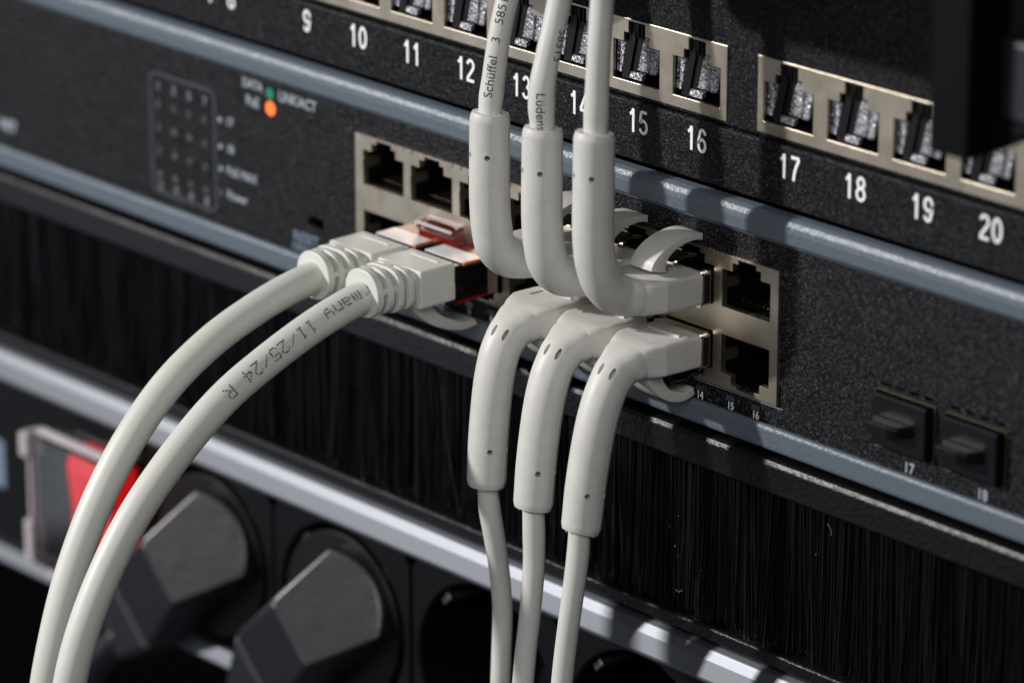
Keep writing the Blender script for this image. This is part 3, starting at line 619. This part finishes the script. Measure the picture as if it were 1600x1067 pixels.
def angled(i, up, label, body, tail, tailr, hooks=True, prints=()):
    cx = PX[i]; T = thing('network_cable', (cx, -3, -50.5 if up else -62.3), label, 'patch cord', 'white right-angle patch cords')
    zc = -50.8 if up else -62.45; sg = 1 if up else -1
    rad = [(6.1, 3.02, 12.), (6.2, 3.05, 12.), (6.15, 3.05, 11.), (4.6, 3.3, 3.4), (3.75, 3.7, 2.2)]+[(3.65, 3.65, 2.)]*(len(body)-7)+[(3.6, 3.6, 2.), (3.3, 3.3, 2.)]
    tb = Tube([(cx, y, z) for y, z in body], rad, .45)
    bo = obj('boot', tb.geo(56), 'boot', T); 
    cuts = []
    L = tb.L[-1]
    def drill(l, ang, r_=.52, depth=2.4, long=False, skew=None):
        p, n = tb.surf(l, ang, .4); g = G()
        if long:
            d = tb.at(l)[1]; sd = n.cross(d)
            dd = (skew or d); n2 = 14
            lo = [tuple(p-n*(depth+.4)+dd*(1.15*math.cos(2*math.pi*k/n2))+n.cross(dd).normalized()*(.42*math.sin(2*math.pi*k/n2))) for k in range(n2)]
            hi = [tuple(Vector(q)+n*(depth+.8)) for q in lo]
            g.add(lo+hi, [(k, (k+1) % n2, n2+(k+1) % n2, n2+k) for k in range(n2)]+[tuple(range(n2))[::-1], tuple(range(n2, 2*n2))])
        else: g.cyl(tuple(p-n*(depth+.4)), tuple(n), r_, depth+.8, 14)
        # cutters are world mm; boot data sits at the thing's origin
        return g
    va = tb.angle_to(L-7, VIEW)
    sgn = 1 if up else -1
    hl = L-7.4
    cuts.append(drill(hl, va+.12)); cuts.append(drill(hl, va+1.25)); 
    if not up:
        le = tb.near((cx, -20.5, -63.6)); ve = tb.angle_to(le, Vector((.0, -.72, .70)))
        cuts.append(drill(le+.1, ve-.0, long=True, depth=2.0)); cuts.append(drill(le+.1, ve+(.68), long=True, depth=2.0))
    if not up: cuts.append(G().box(cx-3.2, cx+4.3, -10.4, -7.0, -59.32, -57))
    org = origin(T)/S
    for g in cuts: g.v = [tuple(Vector(v)-org) for v in g.v]
    # cut in local space: move the boot temporarily to the origin
    bo.parent = None; bo.location = (0, 0, 0); cut(bo, cuts); bo.parent = T
    smooth_by_angle(bo.data, 17)
    # raised rim and pocket lines on top of the mould
    if not up:
        g = G().box(cx-3.7, cx+4.2, -6.92, -6.4, -59.4, -58.9)
        obj('rib', g, 'boot', bo, bev=.12, seg=2)
    shield(T, cx, zc, sg)
    hook(T, cx, (lambda z: z), prof=(UPOUT, UPINN) if up else (LOOUT, LOINN))
    tt = Tube(tail, tailr, .8); ca = obj('cable', tt.geo(32), 'jacket', T, smooth=True)
    for txt, size, start, sign, off, sx in prints:
        l = tt.near(start); a = tt.angle_to(l, VIEW)+off
        obj('cable_print', tt.wrap_text(txt, size, l, a, sign, sx=sx), 'ink', ca, fix=False)
    # parting seam of the mould along the right side
    g = G(); n_ = 0
    for l_ in np.linspace(13.5, L-.8, 60):
        a_ = -.28 if up else .28
        for da in (-.018, .018): g.v.append(tuple(tb.surf(l_, a_+da, .0)[0]))
        g.v.append(tuple(tb.surf(l_, a_, .05)[0]))
        if n_: b_ = 3*n_; g.f += [(b_-3, b_, b_+2, b_-1), (b_-1, b_+2, b_+1, b_-2)]
        n_ += 1
    obj('seam', g, 'boot', bo, fix=False)
    # ragged moulding flash where the cable enters the boot
    q, t, u, v, r_ = tb.at(L-.1); g = G()
    for k in range(7):
        an = tb.angle_to(L-.2, VIEW)+random.choice([-1, 1])*random.uniform(.7, 1.5); p = q+(u*math.cos(an)+v*math.sin(an))*2.75
        g.cyl(tuple(p-t*.3), tuple(t+Vector((random.uniform(-.5, .5), random.uniform(-.5, .5), random.uniform(-.3, .3)))), random.uniform(.12, .22), random.uniform(.5, .95), 6, .04)
    obj('flash', g, 'boot', bo)
    return T, tb, tt
def ubody(dy, top): return [(-3.1, -50.75), (-7.5, -50.55), (-11.6, -50.35), (-15.2, -50.4), (-18.2, -49.6), (-21.2, -47.0), (-22.9+dy*.7, -43.0), (-23.6+dy, -38.0), (-23.6+dy, -30.0), (-23.5+dy, top-1.1), (-23.4+dy, top-.05)]
def lbody(k): return [(-3.1, -62.35), (-7.5, -62.2), (-11.6, -62.1), (-15.0, -62.5), (-17.8, -63.9), (-20.0+k*.05, -66.6), (-21.5+k*.3, -71.0), (-22.5+k*.6, -77.0), (-23.2+k*.9, -84.0), (-23.6+k*1.15, -90.8), (-23.7+k*1.25, -91.9)]
A = 61.75
angled(4, True, 'white right-angle patch cord bent upward, leftmost of the three rising cords', ubody(.9, -21.9),
       [(A, -22.7, -25), (A, -22.6, -21.5), (A-.15, -22.2, -19.2), (A-.1, -21.6, -15.5), (A, -20.9, -11), (A, -19.7, -6), (A+.1, -18.2, -1), (A+.2, -16, 5), (A+.3, -13, 13)], [2.3, 2.05, 2.2, 2.08, 2.03, 2.03, 2.05, 2.05, 2.05],
       prints=(('Schüffel   3   58513', 2.35, (A, -22.1, -19.6), 1, .25, 1.05),))
A = 75.75
angled(5, True, 'white right-angle patch cord bent upward, middle of the three rising cords', ubody(.7, -21.6),
       [(A, -22.9, -25), (A, -22.9, -21.0), (A, -23.1, -18.0), (A, -22.9, -14), (A, -21.7, -9), (A, -20.2, -4), (A, -18.8, 1), (A, -17.6, 7), (A, -17, 14)], [2.4, 2.2, 2.38, 2.3, 2.15, 2.12, 2.15, 2.15, 2.15],
       prints=(('Lüdenscheid', 2.35, (A, -23.0, -14.6), -1, .1, 1.0), ('58513', 2.35, (A, -20.2, -4.0), -1, -.85, 1.0)))
A = 89.75
angled(6, True, 'white right-angle patch cord bent upward, rightmost of the three rising cords', ubody(-.1, -19.2),
       [(A, -23.4, -24), (A, -23.3, -18.6), (A, -23.2, -16), (A, -23.0, -11), (A, -22.6, -4), (A, -22.0, 3), (A, -21.2, 12)], [2.3, 2.12, 2.22, 2.08, 2.05, 2.06, 2.06])
A = 61.75
angled(4, False, 'white right-angle patch cord bent downward, leftmost of the three hanging cords', lbody(0),
       [(A, -23.4, -88), (A, -23.3, -92.6), (A, -22.8, -97), (A+.1, -21.7, -103), (A+.2, -20.6, -110), (A+.3, -20.0, -118), (A+.3, -20.3, -126), (A+.3, -20.6, -134), (A+.3, -20.6, -142)], [2.0, 1.9, 2.02, 1.96, 1.88, 1.86, 1.86, 1.86, 1.86],
       prints=(('11/25  L', 1.9, (A, -20.6, -137), -1, .1, 1.0),))
A = 75.75
angled(5, False, 'white right-angle patch cord bent downward, middle of the three hanging cords', lbody(-1.1),
       [(A, -24.8, -88), (A, -24.8, -92.8), (A, -24.7, -96), (A, -24.7, -103), (A, -25.6, -112), (A, -26.7, -120), (A, -27.6, -129), (A, -28, -138)], [2.1, 2.0, 2.06, 2.0, 1.97, 1.97, 1.97, 1.97])
A = 89.75
angled(6, False, 'white right-angle patch cord bent downward, rightmost of the three hanging cords', lbody(-2.2),
       [(A, -26.4, -88), (A, -26.6, -92.6), (A, -27.0, -97), (A, -28.0, -103), (A, -29.4, -111), (A, -30.4, -118), (A, -31.2, -126), (A, -31.6, -135)], [2.1, 1.98, 2.04, 1.98, 1.95, 1.95, 1.95, 1.95])

# ================================================================== thick straight patch cords on the left
def straight(cx, label, path, txt=None):
    T = thing('network_cable', (cx, -12, -61.2), label, 'patch cord', 'thick white patch cords')
    zc = -61.15; ex = 6.15
    g = G().prism([(cx+x, zc+z) for x, z in rr(ex, 3.65, .5, 4)], -11.9, -20.2, 'y')
    mo = obj('housing', g, 'white', T, bev=.22, seg=2)
    tb = Tube([(cx, -19.0, zc+.0), (cx, -20.6, zc), (cx, -22.4, zc), (cx, -25.2, zc+.05), (cx, -28.2, zc+.1)], [(6.05, 3.6, 6), (4.4, 3.1, 5), (3.7, 3.0, 3.2), (3.4, 3.1, 2.4), (3.3, 3.1, 2.1)], .4)
    obj('housing_neck', tb.geo(40), 'white', T, smooth=True, bev=0)
    # strain relief: collars joined by staggered bridges
    for k, (y, r_) in enumerate(((-21.9, 5.75), (-23.95, 5.35), (-26.0, 5.0), (-28.2, 4.7))):
        b4 = (4.15, 4.35, 4.5, 4.6)[k]
        e_ = 3.2 if k < 2 else 2.2; th = .62 if k < 3 else .8; yc = y-(0 if k < 3 else .25)
        ol = []
        for q_ in range(44):
            f_ = 2*math.pi*q_/44; c_, d_ = math.cos(f_), math.sin(f_)
            ol.append((cx+r_*math.copysign(abs(c_)**(2/e_), c_), zc+.1+b4*math.copysign(abs(d_)**(2/e_), d_)))
        o = obj('relief_collar', G().prism(ol, yc-th, yc+th, 'y'), 'white', T, bev=.2, seg=3, angle=50)
        smooth_by_angle(o.data, 30)
    g = G()
    for sx in (-1, 1):
        g.box(cx+sx*3.75-.7, cx+sx*3.75+.7, -27.8, -21.5, zc-.6+.9*sx, zc+.6+.9*sx)
    g.box(cx-1.4, cx+1.0, -23.6, -21.6, zc+3.4, zc+4.3).box(cx-2.2, cx+.2, -27.6, -25.9, zc+3.6, zc+4.5).box(cx-1, cx+1.4, -23.7, -25.7, zc-4.4, zc-3.4)
    obj('relief_bridges', g, 'white', T, bev=.3)
    obj('rib', G().box(cx-3.6, cx+4.0, -14.3, -13.8, zc+3.6, zc+3.84).box(cx+ex-.05, cx+ex+.16, -12.0, -14.2, zc-3.3, zc-.2), 'white', T, bev=.1)
    obj('plug_core', G().prism([(cx+x, zc-.7+z) for x, z in rr(5.8, 3.3, .6)], -12, 2, 'y'), 'gloss', T)
    obj('shield_top', G().box(cx-5.3, cx+5.2, -9.4, -4.6, zc+2.75, zc+3.0), 'whitereflect', T, bev=.1)
    obj('shield_edge', G().box(cx+5.25, cx+5.95, -9.5, -4.5, zc+2.45, zc+3.05), 'copper', T, bev=.1)
    obj('plug_nose', G().box(cx-5.6, cx+5.8, -4.3, 1, zc+2.2, zc+2.75).box(cx-5.6, cx+5.9, -11, -1, zc-4.6, zc-4.1), 'redclear', T, bev=.15)
    obj('nose_tip', G().box(cx+4.6, cx+6.2, -4.4, -3.4, zc+2.0, zc+2.9).box(cx+5.8, cx+6.15, -3.6, -1.4, zc-4.2, zc+1.4), 'nickel', T, bev=.1)
    hook(T, cx, lambda z: z, width=5.6, prof=([(-20.0, -64.4), (-18.6, -66.6), (-15.4, -69.3), (-11.6, -71.2), (-7.6, -72.3), (-4.6, -72.3), (-2.6, -72.0)], [(-15.2, -64.4), (-14.6, -66.3), (-12.6, -68.3), (-10.0, -69.7), (-7.0, -70.9), (-4.6, -71.3), (-3.6, -71.2)]))
    tt = Tube(path, [3.02]*len(path), 1.0); ca = obj('cable', tt.geo(40), 'thick', T, smooth=True)
    if txt:
        l = tt.near((cx, -28.2, -61.7)); a = tt.angle_to(tt.near((cx, -52, -68)), VIEW)+.02
        obj('cable_print', dot_text(tt, txt, l+1.0, a, sign=1), 'ink', ca, fix=False)
straight(19.85, 'thick white patch cord with a straight boot, plain cable without print facing the camera', [(19.85, -26, -61.0), (19.85, -30.5, -61.6), (19.85, -36, -62.6), (19.85, -42.8, -64.4), (19.85, -53.3, -68.3), (19.85, -63.8, -74.5), (19.85, -72.8, -83.0), (19.85, -80.4, -93.3), (19.85, -86.6, -105.3), (19.85, -90.6, -116.6), (19.85, -93.2, -127), (19.85, -94.5, -140)])
straight(33.8, 'thick white patch cord with a straight boot and the print 11/25/24 on it', [(33.8, -26, -61.1), (33.8, -30, -61.9), (33.8, -39.1, -64.2), (33.8, -51.1, -68.6), (33.8, -61.5, -73.5), (33.8, -71.9, -80.9), (33.8, -82.2, -90.6), (33.8, -89.6, -100.6), (33.8, -95.0, -111), (33.8, -97.9, -120), (33.8, -99.5, -132)], 'rmany 11/25/24 R')
